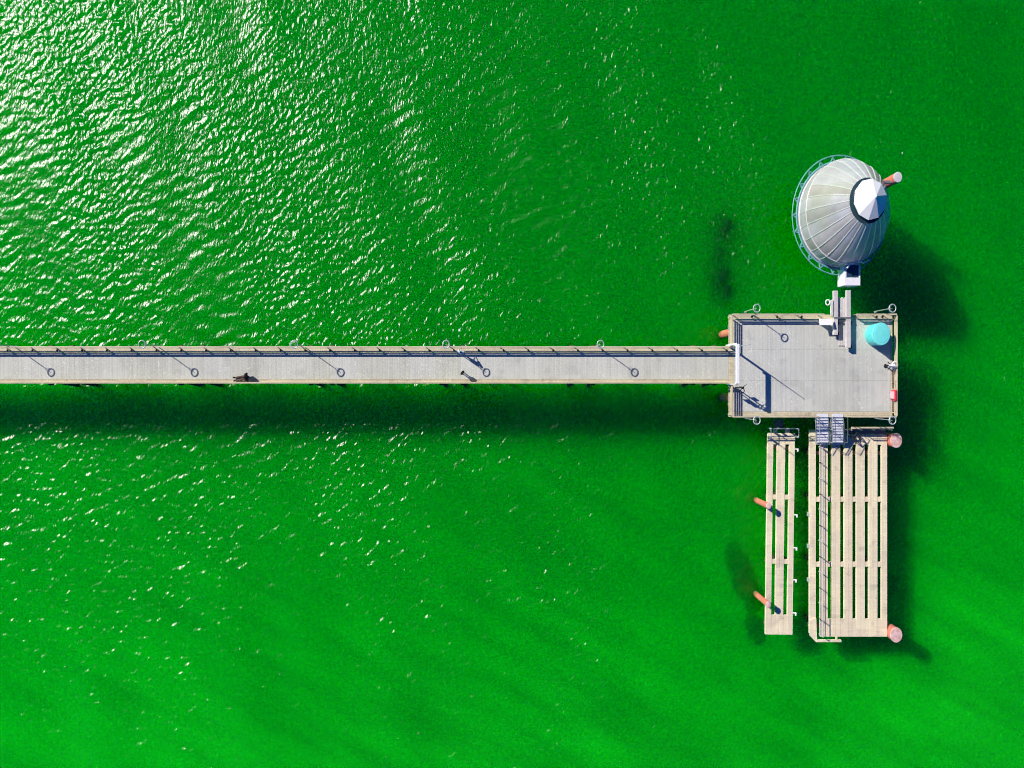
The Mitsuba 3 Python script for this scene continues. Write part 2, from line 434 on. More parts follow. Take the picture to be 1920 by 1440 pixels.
R = [((QX0 + 0.1, QY1 - 0.06), (28.9, QY1 - 0.06), 'upper side, left of the gangway'), ((31.85, QY1 - 0.06), (QX1 - 0.05, QY1 - 0.06), 'upper side, right of the gangway'),
     ((QX0 + 0.1, QY0 + 0.06), (28.45, QY0 + 0.06), 'lower side, left of the stairs'), ((31.35, QY0 + 0.06), (QX1 - 0.05, QY0 + 0.06), 'lower side, right of the stairs'),
     ((QX0 + 0.06, 3.46), (QX0 + 0.06, QY1 - 0.16), 'left side above the walkway'), ((QX0 + 0.06, QY0 + 0.16), (QX0 + 0.06, 0.03), 'left side below the walkway'),
     ((QX1 - 0.04, QY0 + 0.16), (QX1 - 0.04, QY1 - 0.16), 'right side')]
for p0, p1, where in R:
    low = 'lower side' in where
    r = put(plat + '__railing', rail_set(p0, p1, lows=(0.55, 0.82), sh=0.03, w=0.06) if low else rail_set(p0, p1), RAIL, label='timber railing on the ' + where + ' of the platform')
    L = math.hypot(p1[0] - p0[0], p1[1] - p0[1])
    n = max(1, round(L / 2.3))
    for i in range(n + 1):
        t = 0.03 + 0.94 * i / n
        x, y = p0[0] + (p1[0] - p0[0]) * t, p0[1] + (p1[1] - p0[1]) * t
        if abs(p1[0] - p0[0]) > abs(p1[1] - p0[1]):
            s = 1 if y > 0 else -1
            put(r + '__post', box(x - 0.045, x + 0.045, y + s * 0.022, y + s * 0.056, ZD - 0.3, ZD + 1.012), RAIL)
        else:
            s = 1 if x > 30 else -1
            put(r + '__post', box(x + s * 0.022, x + s * 0.056, y - 0.045, y + 0.045, ZD - 0.3, ZD + 1.012), RAIL)
    if 'upper' in where:
        for px in (1408, 1455, 1501, 1641, 1652):
            x = (px - 960) / 20
            if p0[0] < x < p1[0]:
                put(r + '__knob', [lathe(x, 6.28, [(0, ZD + 0.25), (0.08, ZD + 0.26), (0.115, ZD + 0.31), (0.115, ZD + 0.36), (0.07, ZD + 0.41), (0, ZD + 0.42)], 12), rod((x, 6.28, ZD), (x, 6.28, ZD + 0.26), 0.03)], DARK, smooth=40)

# ------------------------------------------------------------------ ring lamps


def lamp(x, y, label, group):
    k = thing('street_lamp', label, 'lamp', group)
    H = 3.15
    put(k + '__post', [rod((x, y, ZD - 0.5), (x, y, ZD + 2.55), 0.042, 0.034, 12), rod((x, y, ZD + 2.54), (x + 0.0, y - 0.02, ZD + H), 0.026, n=8)], STEEL, smooth=40)
    put(k + '__ring', ring(x + 0.02, y - 0.02, ZD + H, 0.355, 0.052, 36, 8, sq=0.86), STEEL, smooth=True)
    put(k + '__bracket', [rod((x, y, ZD + 2.6), (x + 0.3 * math.cos(t), y + 0.34 * math.sin(t), ZD + H - 0.02), 0.014, n=6) for t in (0.5 * math.pi, 1.5 * math.pi)], STEEL)
    put(k + '__base_plate', box(x - 0.12, x + 0.12, y - 0.12 if y > 0 else y - 0.02, y + 0.02 if y > 0 else y + 0.12, ZD - 0.34, ZD - 0.30), STEEL)
    return k


for i, (px, what) in enumerate(((25, 'leftmost lamp, its ring outside the picture'), (294, 'second ring lamp from the left'), (568, 'third ring lamp from the left'),
                                (841, 'ring lamp beside the person in pale blue'), (1119, 'ring lamp nearest the platform'))):
    lamp((px - 960) / 20, 3.58, what + ', on the upper side of the pier walkway', 'ring lamps along the walkway')
for x, y, what in ((22.0, 6.83, 'upper left'), (34.2, 6.83, 'upper right'), (22.0, -3.25, 'lower left'), (34.2, -3.25, 'lower right')):
    lamp(x, y, f'pale ring lamp on a slim post at the {what} corner of the platform', 'ring lamps at the platform corners')

# ------------------------------------------------------------------ entrance portal, flagpole, signpost
k = thing('entrance_portal', 'white portal frame standing where the walkway meets the platform', 'gateway')
put(k + '__post', rbox(20.13, 20.24, 3.53, 3.69, ZD - 0.4, ZD + 3.25), WHITE)
put(k + '__post', rbox(20.15, 20.22, -0.06, 0.01, ZD - 0.4, ZD + 3.25), WHITE)
put(k + '__beam', rbox(20.08, 20.38, 0.02, 3.58, ZD + 3.252, ZD + 3.50, 0.02), WHITE)
for y in (3.50, 0.05):
    put(k + '__bracket', box(20.05, 20.34, y - 0.07, y + 0.07, ZD + 3.05, ZD + 3.25), WHITE)
k = thing('flag_pole', 'slim pale flagpole without a flag beside the upper portal post', 'flagpole')
put(k + '__pole', rod((20.55, 3.42, ZD), (20.55, 3.42, ZD + 6.0), 0.06, 0.028, 12), STEEL, smooth=40)
put(k + '__base', lathe(20.55, 3.42, [(0, ZD), (0.17, ZD + 0.002), (0.17, ZD + 0.05), (0.08, ZD + 0.12), (0, ZD + 0.12)], 18), STEEL, smooth=40)
put(k + '__knob', lathe(20.55, 3.42, [(0, ZD + 5.99), (0.05, ZD + 6.02), (0.05, ZD + 6.08), (0, ZD + 6.11)], 12), STEEL, smooth=True)

k = thing('signpost', 'dark signpost with small boards and a hoop near the lower portal post', 'signpost')
sx, sy = 20.95, -0.32
put(k + '__pole', rod((sx, sy, ZD), (sx, sy, ZD + 2.75), 0.05, n=12), DARK, smooth=40)
put(k + '__board', box(sx - 0.40, sx + 0.10, sy - 0.40, sy - 0.36, ZD + 0.95, ZD + 1.50), DARK)
put(k + '__board', box(sx - 0.02, sx + 0.36, sy + 0.055, sy + 0.09, ZD + 1.28, ZD + 1.72), DARK)
put(k + '__board', box(sx - 0.50, sx - 0.06, sy - 0.25, sy - 0.21, ZD + 1.62, ZD + 2.1), DARK)
put(k + '__arm', [rod((sx, sy, ZD + 1.2), (sx - 0.15, sy - 0.38, ZD + 1.2), 0.02), rod((sx, sy, ZD + 1.8), (sx - 0.25, sy - 0.23, ZD + 1.8), 0.02), rod((sx, sy, ZD + 2.2), (sx + 0.4, sy + 0.28, ZD + 2.3), 0.03)], DARK)
put(k + '__hoop', ring(sx + 0.12, sy - 0.28, ZD + 1.95, 0.2, 0.05, 24, 8), DARK, smooth=True)

# ------------------------------------------------------------------ things on the platform
k = thing('storage_tank', 'round turquoise tank with a flat lid at the upper right platform corner', 'tank')
tx, ty = 33.85, 4.58
put(k + '__body', lathe(tx, ty, [(0, ZD + 0.006), (0.98, ZD + 0.01), (1.0, ZD + 0.05), (1.0, ZD + 1.5), (0.97, ZD + 1.58), (0, ZD + 1.6)], 56), TURQ, smooth=35)
put(k + '__lid', lathe(tx, ty, [(0, ZD + 1.601), (1.03, ZD + 1.602), (1.05, ZD + 1.63), (1.05, ZD + 1.72), (1.0, ZD + 1.77), (0.82, ZD + 1.78), (0.80, ZD + 1.80), (0, ZD + 1.83)], 56), mat('turquoise_lid', (0.16, 0.70, 0.63), 0.35), smooth=35)
put(k + '__band', ring(tx, ty, ZD + 0.8, 1.0, 0.03, 56, 6, tz=0.05), TURQ, smooth=True)

k = thing('information_board', 'white tilted information board beside the gangway', 'board')
bx, by = 29.0, 5.72


def tilt(m, ang, c):
    m.apply_transform(trimesh.transformations.rotation_matrix(ang, (1, 0, 0), c)); return m


put(k + '__panel', tilt(rbox(bx - 0.62, bx + 0.62, by - 0.30, by + 0.30, ZD + 1.13, ZD + 1.18, 0.012), math.radians(-14), (bx, by, ZD + 1.15)), WHITE)
for s in (-1, 1):
    put(k + '__leg', rod((bx + s * 0.36, by + 0.04, ZD), (bx + s * 0.36, by, ZD + 1.12), 0.04), STEEL, smooth=40)
put(k + '__stand', box(bx - 0.42, bx + 0.42, by + 0.06, by + 0.09, ZD + 0.35, ZD + 1.0), STEEL)

k = thing('telescope', 'coin telescope on a dark stand by the right platform railing', 'telescope')
ex, ey = 35.0, 1.68
put(k + '__stand', [rod((ex, ey, ZD), (ex, ey, ZD + 1.15), 0.06, n=12), lathe(ex, ey, [(0, ZD + 0.003), (0.2, ZD + 0.004), (0.2, ZD + 0.05), (0.07, ZD + 0.09), (0, ZD + 0.09)], 18)], DARK, smooth=40)
put(k + '__barrel', [rod((ex - 0.28, ey + 0.02, ZD + 1.27), (ex + 0.30, ey + 0.02, ZD + 1.27), 0.10, 0.13, 16), box(ex - 0.16, ex + 0.1, ey - 0.12, ey + 0.14, ZD + 1.12, ZD + 1.25)], WHITE, smooth=40)
put(k + '__eyepiece', rod((ex - 0.28, ey + 0.02, ZD + 1.27), (ex - 0.42, ey + 0.02, ZD + 1.29), 0.07, 0.09, 14), DARK, smooth=40)
put(k + '__handle', [rod((ex - 0.1, ey + s * 0.14, ZD + 1.24), (ex - 0.28, ey + s * 0.34, ZD + 1.12), 0.05) for s in (-1, 1)], DARK, smooth=40)
k = thing('life_ring', 'white life ring hanging on the right platform railing beside the telescope', 'life ring')
put(k, ring(35.44, 1.75, ZD + 0.98, 0.30, 0.085, 32, 10), WHITE, smooth=True)
k = thing('lifebuoy_case', 'red and white lifebuoy case on the right platform railing', 'lifebuoy case')
cx, cy = 35.34, -1.05
put(k + '__case', rbox(cx + 0.02, cx + 0.20, cy - 0.50, cy + 0.50, ZD + 0.42, ZD + 1.20, 0.03), REDP)
put(k + '__cover', rbox(cx - 0.12, cx + 0.015, cy - 0.33, cy + 0.36, ZD + 0.50, ZD + 1.14, 0.03), mat('pale_red_paint', (0.75, 0.42, 0.43), 0.4))
put(k + '__foot', box(cx + 0.06, cx + 0.14, cy - 0.33, cy - 0.27, ZD, ZD + 0.418), GREY)
put(k + '__foot', box(cx + 0.06, cx + 0.14, cy + 0.27, cy + 0.33, ZD, ZD + 0.418), GREY)
pts = [(35.38, 1.35 - 3.9 * t, ZD + 0.95 - 0.14 * math.sin(math.pi * ((t * 3) % 1.0))) for t in np.linspace(0, 1, 25)]
put('safety_rope', path(pts, 0.022, 6), PINK, smooth=40, label='faded red rope slung along the right platform railing', category='rope')

# ------------------------------------------------------------------ gangway to the diving bell
k = thing('gangway', 'pale gangway of long beams reaching from the platform towards the diving bell', 'gangway')
ZG = ZD + 0.75


def gpx(px, z):
    return (px - 960) * (CAM_H - z) / FOCAL


def gpy(py, z):
    return (720 - py) * (CAM_H - z) / FOCAL


GM = mat('gangway_paint', proc(wood_tex((0.56, 0.54, 0.49), 3.0, 0.3, 0.10)), 0.5)
put(k + '__beam', rbox(gpx(1563, ZG), gpx(1571.5, ZG), gpy(628, ZG), gpy(545, ZG), ZG - 0.32, ZG), GM)
put(k + '__beam', rbox(gpx(1587, ZG), gpx(1595.5, ZG), gpy(652, ZG), gpy(544, ZG), ZG - 0.32, ZG), GM)
put(k + '__floor', [box(gpx(1572 + 3.0 * i, ZD + 0.5), gpx(1574.7 + 3.0 * i, ZD + 0.5), gpy(596, ZD + 0.5), gpy(557 + 1.5 * (i % 2), ZD + 0.5), ZD + 0.38, ZD + 0.44 + 0.004 * (i % 2)) for i in range(5)], GM)
put(k + '__side_rail', [rbox(gpx(1557, ZG), gpx(1561.5, ZG), gpy(592, ZG), gpy(563, ZG), ZG - 0.1, ZG + 0.12, 0.015)], GM)
put(k + '__ramp', [box(gpx(1573 + 4.3 * i, ZD + 0.2), gpx(1576.8 + 4.3 * i, ZD + 0.2), gpy(648, ZD + 0.2), gpy(606, ZD + 0.2), ZD + 0.05, ZD + 0.10 + 0.006 * (i % 2)) for i in range(3)], GM)
put(k + '__crossbar', [box(gpx(1563, ZG), gpx(1595, ZG), gpy(597, ZG), gpy(594.5, ZG), ZG + 0.003, ZG + 0.05), box(gpx(1572, ZG), gpx(1586.8, ZG), gpy(602, ZG), gpy(598, ZG), ZG - 0.25, ZG - 0.2)], GREY)
for i, (px, py) in enumerate(((1567, 626), (1591, 650), (1591, 606), (1567, 606))):
    put(k + '__wheel', rod((gpx(px - 1.5, ZD), gpy(py, ZD), ZD + 0.21), (gpx(px + 3, ZD), gpy(py, ZD), ZD + 0.21), 0.2, n=16), DARK, smooth=40)
put('gangway_hose_hook', [ring(gpx(1552, ZD + 0.8), gpy(567, ZD + 0.8), ZD + 0.8, 0.24, 0.075, 24, 8), rod((gpx(1555, ZD + 0.8), gpy(566, ZD + 0.8), ZD + 0.8), (gpx(1561, ZD + 0.8), gpy(563, ZD + 0.8), ZD + 0.8), 0.07)], WHITE, smooth=40,
    label='small white ring on an arm at the left side of the gangway', category='hook')

# ------------------------------------------------------------------ diving bell
bell = thing('diving_bell', 'large silvery diving bell with ribbed panels and a pointed cap', 'diving bell')
BX, BY = 30.6, 15.78
PROF = [(4.78, 5.35), (4.86, 6.1), (4.80, 6.9), (4.54, 7.7), (4.08, 8.6), (3.45, 9.5), (2.70, 10.45), (1.90, 11.4)]
pz = np.array([q[1] for q in PROF]); pr = np.array([q[0] for q in PROF])
from scipy.interpolate import PchipInterpolator
prof = PchipInterpolator(pz, pr)
NR = 24


def bell_pt(a, z, off=0.0):
    r = float(prof(z)) + off
    return (BX + SQ * r * math.cos(a), BY + r * math.sin(a), z + off * 0.35)


put(bell + '__shell', lathe(BX, BY, [(0, 4.2), (4.6, 4.2), (4.6, 4.8)] + [(float(prof(z)) - 0.10, z) for z in np.linspace(5.4, 11.35, 14)] + [(0, 11.36)], 72), DARK, smooth=40)
for z0, z1, nv in ((5.36, 7.05, 4), (7.09, 11.38, 8)):
    for i in range(NR):
        a0, a1 = 2 * math.pi * (i + 0.012) / NR, 2 * math.pi * (i + 0.988) / NR
        dz = random.uniform(-0.012, 0.012)
        put(bell + '__panel', patch(lambda u, v: bell_pt(a0 + (a1 - a0) * u, z0 + (z1 - z0) * v, dz - 0.03 + 0.03 * math.sin(math.pi * u)), 4, nv), random.choice(BELLS), smooth=True)
for i in range(NR):
    a0 = 2 * math.pi * i / NR
    put(bell + '__rib', path([bell_pt(a0, z, -0.012) for z in np.linspace(5.3, 11.36, 12)], 0.042, 6), RIB, smooth=40)
put(bell + '__hoop', ring(BX, BY, 7.07, float(prof(7.07)) + 0.01, 0.05, 96, 6), RIB, smooth=True)
put(bell + '__hoop', ring(BX, BY, 5.33, 4.82, 0.07, 96, 6), RIB, smooth=True)
put(bell + '__base_ring', lathe(BX, BY, [(4.5, 4.75), (4.76, 4.75), (4.92, 4.95), (4.92, 5.24), (4.8, 5.26)], 96), mat('bell_base', (0.30, 0.36, 0.37), 0.45, 0.3), smooth=40)
put(bell + '__collar', lathe(BX, BY, [(1.7, 11.30), (1.96, 11.32), (1.99, 11.40), (1.96, 11.48), (1.75, 11.52), (1.72, 11.85)], 56), mat('collar_paint', (0.02, 0.045, 0.06), 0.4), smooth=40)
put(bell + '__cap', lathe(BX, BY, [(1.5, 11.8), (1.78, 11.82), (1.80, 11.92), (1.72, 11.97), (0.22, 12.93), (0.0, 12.95)], 10, a0=0.2), WHITE)
put(bell + '__finial', [lathe(BX, BY, [(0.20, 12.9), (0.18, 13.02), (0.10, 13.1), (0, 13.12)], 16)], WHITE, smooth=40)
gal = put(bell + '__gallery', [ring(BX, BY, 5.25, 5.58, 0.065, 96, 6), ring(BX, BY, 5.12, 5.02, 0.10, 96, 6)], TEALRAIL, smooth=True, label='pale teal gallery rail around the foot of the bell')
for i in range(44):
    a0 = 2 * math.pi * (i + 0.5) / 44
    a1 = a0 + (0.085 if i % 2 else -0.085)
    put(gal + '__strut', rod((BX + SQ * 4.9 * math.cos(a0), BY + 4.9 * math.sin(a0), 5.1), (BX + SQ * 5.60 * math.cos(a1), BY + 5.60 * math.sin(a1), 5.22), 0.06, n=6), TEALRAIL)
# entrance lock of the bell
zt = 6.2
x0, x1, y0, y1 = gpx(1583, zt), gpx(1613, zt), gpy(535, zt), gpy(503, zt)
ent = bell + '__entrance'
put(ent, [rbox(x0, x1, y0, y1 + 0.5, zt - 1.6, zt - 0.12, 0.03), rbox(x0 - 0.02, x1 + 0.02, y0 - 0.02, y0 + 0.72, zt - 0.118, zt, 0.03), rbox(x0 - 0.02, x0 + 0.22, y0 + 0.721, y1 + 0.4, zt - 0.118, zt, 0.03), rbox(x1 - 0.12, x1 + 0.02, y0 + 0.721, y1 + 0.3, zt - 0.118, zt - 0.004, 0.03)], WHITE, label='white entrance lock facing the gangway')
put(ent + '__skylight', box(x0 + 0.221, x1 - 0.121, y0 + 0.722, y1 + 0.3, zt - 0.117, zt - 0.05), GLASS)
put(bell + '__railing', path([(gpx(1588, 6.9), gpy(503, 6.9), 6.9), (gpx(1592, 6.9), gpy(497, 6.9), 6.95), (gpx(1602, 6.9), gpy(492, 6.9), 6.95), (gpx(1612, 6.9), gpy(491, 6.9), 6.95), (gpx(1619, 6.9), gpy(493, 6.9), 6.95), (gpx(1630, 6.9), gpy(487, 6.9), 6.9)], 0.07, 8), WHITE, smooth=40)
put(bell + '__bracket', [rbox(33.2, 34.6, 18.0, 18.25, 8.1, 8.4, 0.03), rbox(33.0, 34.5, 18.0, 18.2, 5.6, 5.9, 0.03)], GREY)


# ------------------------------------------------------------------ red piles
def pile(x, y, z, r, label, top=True, n=28, rz=None):
    k = thing('mooring_pile', label, 'pile')
    put(k + '__shaft', lathe(x, y, [(r, -4.2), (r, z - 0.12), (r * 0.97, z - 0.10)], n), RED, smooth=40)
    put(k + '__cap', lathe(x, y, [(r * 0.97, z - 0.14), (r * 1.04, z - 0.12), (r * 1.04, z - 0.03), (r * 0.98, z), (r * 0.5, z + 0.012), (0, z + 0.014)], n), REDTOP if rz is None else rz, smooth=30)
    return k


pile(*at(1684, 332, 9.0), 9.0, 0.46, 'tall orange pile with a cream cap behind the diving bell', rz=RIB)
pile(*at(1681, 826, 3.75), 3.75, 0.68, 'thick red pile at the upper right corner of the large landing stage')
pile(*at(1681, 1191, 3.75), 3.75, 0.70, 'thick red pile at the lower right corner of the large landing stage')
pile(*at(1441.5, 949, 4.2), 4.2, 0.29, 'slim red pile beside the middle of the small landing stage')
pile(*at(1441, 1134, 4.2), 4.2, 0.29, 'slim red pile beside the lower end of the small landing stage')

# ------------------------------------------------------------------ landing stages
ZJ = 3.0
SJ = FOCAL / (CAM_H - ZJ)


def jx(px):
    return (px - 960) / SJ


def jy(py):
    return (720 - py) / SJ


def strip(px0, px1, py0, py1, boards=2, z=ZJ, th=0.30):
    """Boards side by side running down the stage."""
    xs = np.linspace(jx(px0), jx(px1), boards + 1)
    return [rbox(xs[i] + (0.008 if i else 0), xs[i + 1] - (0.008 if i < boards - 1 else 0), jy(py1), jy(py0), z - th, z + random.uniform(-0.006, 0.006), 0.012) for i in range(boards)]


def turn(k0, ang, c):
    """Turns every entry of a thing about a vertical axis."""
    for kk in [q for q in scene if q.startswith(k0 + '__')]:
        scene[kk]['to_world'] = T().translate([c[0], c[1], 0]).rotate([0, 0, 1], ang).translate([-c[0], -c[1], 0])


st = thing('landing_stage', 'small cream timber landing stage with two rows of slots, left of the large one', 'landing stage')
for p0, p1, nb in ((1437.5, 1448, 1), (1455.5, 1470.5, 2), (1478.5, 1488.5, 1)):
    put(st + '__board', strip(p0, p1, 812, 1190, nb), CREAM)
for y0, y1 in ((928, 936.5), (1049, 1057.5)):
    for a, b in ((1448.2, 1455.3), (1470.7, 1478.3)):
        put(st + '__cross_piece', box(jx(a), jx(b), jy(y1), jy(y0), ZJ - 0.32, ZJ - 0.05), CREAM)
for y0, y1 in ((803, 833), (1153, 1190)):
    for a, b in ((1448.2, 1455.3), (1470.7, 1478.3)):
        put(st + '__end_plate', box(jx(a), jx(b), jy(y1), jy(y0), ZJ - 0.2, ZJ - 0.012), CREAM)
for y in (842, 965, 1027, 1087, 1149):
    x = jx(1488.5)
    put(st + '__mooring_hook', [rbox(x, x + 0.26, jy(y) - 0.05, jy(y) + 0.07, ZJ - 0.08, ZJ + 0.03, 0.01), rbox(x + 0.18, x + 0.32, jy(y) - 0.24, jy(y) + 0.07, ZJ + 0.033, ZJ + 0.13, 0.02)], WHITE)
rl = put(st + '__railing', [rod((jx(1437), jy(803), ZJ + 0.95), (jx(1489), jy(803), ZJ + 0.95), 0.035), rod((jx(1437), jy(803), ZJ + 0.5), (jx(1489), jy(803), ZJ + 0.5), 0.03), rod((jx(1437.5), jy(803), ZJ + 0.95), (jx(1437.5), jy(820), ZJ + 0.95), 0.035), rod((jx(1489), jy(803), ZJ + 0.95), (jx(1489), jy(818), ZJ + 0.95), 0.035)], STEEL, smooth=40)
for px, py in ((1438, 803), (1452, 803), (1470, 803), (1488.5, 803), (1438, 820), (1488.5, 818)):
    put(rl + '__post', rbox(jx(px) - 0.07, jx(px) + 0.07, jy(py) - 0.07, jy(py) + 0.07, ZJ, ZJ + 0.92, 0.01), STEEL)
for y in (840, 932, 1053, 1170):
    put(st + '__bearer', box(jx(1438), jx(1488), jy(y) - 0.15, jy(y) + 0.15, ZJ - 0.7, ZJ - 0.33), BEAM)
    for px in (1463, 1481):
        put(st + '__pile', rod((jx(px), jy(y), -4.2), (jx(px), jy(y), ZJ - 0.7), 0.2, n=14), DARKPILE, smooth=40)
turn(st, -0.72, (jx(1463), jy(1000)))
put('access_ladder', [box(jx(1454), jx(1455.5), jy(806), jy(786), ZJ - 0.4, ZJ - 0.25), box(jx(1468.5), jx(1470), jy(806), jy(786), ZJ - 0.4, ZJ - 0.25)] + [box(jx(1455.6), jx(1468.4), jy(788.0 + 2.5 * i) - 0.05, jy(788.0 + 2.5 * i) + 0.05, ZJ - 0.39, ZJ - 0.27) for i in range(7)], GREY,
    label='dark grey metal ladder between the platform and the small landing stage', category='ladder')

lg = thing('landing_stage', 'large cream timber landing stage with five rows of slots below the platform', 'landing stage')
put(lg + '__board', strip(1518, 1530, 806, 1188, 1), CREAM)
for p0, p1, nb in ((1538, 1552.5, 2), (1560, 1575.5, 2), (1583, 1598.5, 2), (1606, 1622, 2), (1629.5, 1645.5, 2), (1653, 1663.5, 1)):
    put(lg + '__board', strip(p0, p1, 815, 1194, nb), CREAM)
gaps = ((1530.2, 1537.8), (1552.7, 1559.8), (1575.7, 1582.8), (1598.7, 1605.8), (1622.2, 1629.3), (1645.7, 1652.8))
for y0, y1 in ((932, 941), (1054, 1063)):
    for a, b in gaps:
        put(lg + '__cross_piece', box(jx(a), jx(b), jy(y1), jy(y0), ZJ - 0.32, ZJ - 0.05), CREAM)
for y0, y1 in ((815, 834), (1160, 1194)):
    for a, b in gaps[1:] if y0 > 1000 else gaps:
        put(lg + '__end_plate', box(jx(a), jx(b), jy(y1), jy(y0), ZJ - 0.2, ZJ - 0.012), CREAM)
# chamfered guard frame at the lower left corner
put(lg + '__guard_frame', [rbox(jx(1529), jx(1577), jy(1203.5), jy(1199), ZJ - 0.15, ZJ + 0.12), trimesh.convex.convex_hull(np.array([(jx(a), jy(b), z) for a, b in ((1517, 1162), (1529.6, 1158), (1531.5, 1198.8), (1529, 1203), (1517.5, 1191)) for z in (ZJ + 0.012, ZJ + 0.10)])), rbox(jx(1566.5), jx(1570), jy(1198.9), jy(1193), ZJ - 0.1, ZJ + 0.06)], CREAM)
for y in (1025, 1088, 965):
    put(lg + '__fender', rbox(jx(1516.2), jx(1517.8), jy(y) - 0.2, jy(y) + 0.2, ZJ - 0.5, ZJ - 0.02, 0.02), STEEL)
rl = put(lg + '__railing', [rod((jx(1536.5), jy(838), ZJ + 0.9), (jx(1536.5), jy(1190), ZJ + 0.9), 0.04), rod((jx(1536.5), jy(838), ZJ + 0.5), (jx(1536.5), jy(1190), ZJ + 0.5), 0.03), rod((jx(1536.5), jy(838), ZJ + 0.15), (jx(1536.5), jy(1190), ZJ + 0.15), 0.03)], mat('railing_paint', (0.42, 0.41, 0.36), 0.5), smooth=40, label='slim metal railing along the left walkway of the stage')
for i in range(13):
    y = jy(838 + 29.3 * i)
    put(rl + '__post', rod((jx(1536.5), y, ZJ - 0.3), (jx(1536.5), y, ZJ + 0.92), 0.045, n=8), DARK if i % 2 else STEEL, smooth=40)
rl = put(lg + '__railing', [rbox(jx(1588), jx(1667), jy(803.5), jy(799.5), ZJ + 0.93, ZJ + 1.02, 0.01), rod((jx(1590), jy(803), ZJ + 0.6), (jx(1664), jy(803), ZJ + 0.6), 0.05), rod((jx(1590), jy(803), ZJ + 0.3), (jx(1664), jy(803), ZJ + 0.3), 0.05)], RAIL, smooth=30, label='timber topped railing at the upper end of the stage')
for px in (1590, 1608, 1632, 1650, 1664):
    put(rl + '__post', rbox(jx(px) - 0.06, jx(px) + 0.06, jy(805) - 0.05, jy(805) + 0.05, ZJ - 0.2, ZJ + 0.92, 0.01), RAIL)
put(lg + '__ledge', box(jx(1588), jx(1664), jy(814.5), jy(804), ZJ - 0.45, ZJ - 0.25), GREY)
for y in (850, 936, 1058, 1175):
    put(lg + '__bearer', box(jx(1520), jx(1662), jy(y) - 0.18, jy(y) + 0.18, ZJ - 0.8, ZJ - 0.33), BEAM)
    for px in (1535, 1590, 1645):
        put(lg + '__pile', rod((jx(px), jy(y), -4.2), (jx(px), jy(y), ZJ - 0.8), 0.26, n=14), DARKPILE, smooth=40)

k = thing('gate', 'small dark folding gate at the foot of the right stair flight', 'gate')
c0 = (jx(1600), jy(816))
fr = [(c0[0] - 0.35, c0[1] - 0.1), (c0[0] + 0.02, c0[1] + 0.30), (c0[0] + 0.42, c0[1] - 0.18), (c0[0] + 0.05, c0[1] - 0.58)]
put(k + '__frame', [path([(*q, ZJ + 0.75) for q in fr + fr[:1]], 0.045, 6)] + [rod((*q, ZJ), (*q, ZJ + 0.8), 0.045, n=8) for q in fr], DARK, smooth=40)
put(k + '__bar', [rod((*fr[0], ZJ + 0.4), (*fr[2], ZJ + 0.7), 0.035), rod((*fr[1], ZJ + 0.4), (*fr[3], ZJ + 0.7), 0.035)], DARK)
arc = [(jx(1532 + 42 * t), jy(832 - 11 * math.sin(math.pi * min(1, t * 1.05)) + 5 * math.sin(6 * t)), ZJ + 0.05) for t in np.linspace(0, 1, 22)]
put('power_cable', path(arc, 0.04, 6), DARK, smooth=40, label='dark cable curving across the stage at the foot of the stairs', category='cable')

# ------------------------------------------------------------------ stairs down to the large stage
k = thing('stairway', 'pale metal double stairway from the platform down to the large landing stage', 'stairs')
ya = QY0
for p0, p1 in ((1531.5, 1552.5), (1560, 1580.5)):
    put(k + '__sill', rbox(gpx(p0, ZD), gpx(p1, ZD), ya - 0.02, ya + 0.30, ZD + 0.006, ZD + 0.04, 0.01), CLEARTREAD)
    for q in range(9):
        z = 4.88 - 0.135 * q
        put(k + '__tread', rbox(gpx(p0, z), gpx(p1, z), ya - 0.027 - 0.27 * (q + 1), ya - 0.022 - 0.27 * q, z - 0.04, z, 0.01), CLEARTREAD)
    put(k + '__tread', rbox(gpx(p0, 3.4), gpx(p1, 3.4), ya - 2.70, ya - 2.47, 3.36, 3.4, 0.01), CLEARTREAD)
for px in (1530, 1554, 1558.6, 1582):
    kn = [(gpx(px, ZD), ya - 0.03, ZD - 0.12), (gpx(px, 4.3), ya - 1.2, 4.33), (gpx(px, 3.8), ya - 2.42, 3.76), (gpx(px, ZJ), ya - 2.72, ZJ + 0.2)]
    put(k + '__stringer', [trimesh.convex.convex_hull(np.array([(v[0] + s * 0.03, v[1] + e, v[2] + w) for v, e in ((kn[q], -0.012 if q else 0), (kn[q + 1], 0)) for s in (-1, 1) for w in (-0.12, 0.07)])) for q in range(3)], STEEL)
    hr = [(kn[0][0], ya + 0.02, ZD + 0.95), (kn[1][0], kn[1][1], 5.28), (kn[2][0], kn[2][1], 4.72)]
    put(k + '__handrail', [path(hr, 0.035, 8)] + [rod((v[0], v[1], v[2] - 0.98), v, 0.028) for v in hr], GREY if px > 1556 else STEEL, smooth=40)


# ------------------------------------------------------------------ people
def flesh(bones, grow=0.0, edge=0.03, smooth=6):
    parts = []
    for A, ra, B, rb in bones:
        parts.append(m3d.Manifold.batch_hull([m3d.Manifold.sphere(r + grow, 12).translate([float(v) for v in q]) for q, r in ((A, ra), (B, rb))]))
    m = m3d.Manifold.batch_boolean(parts, m3d.OpType.Add)
    if edge:
        m = m.refine_to_length(edge)
    mm = m.to_mesh()
    t = trimesh.Trimesh(mm.vert_properties[:, :3], mm.tri_verts)
    if smooth:
        trimesh.smoothing.filter_taubin(t, iterations=smooth)
    return t


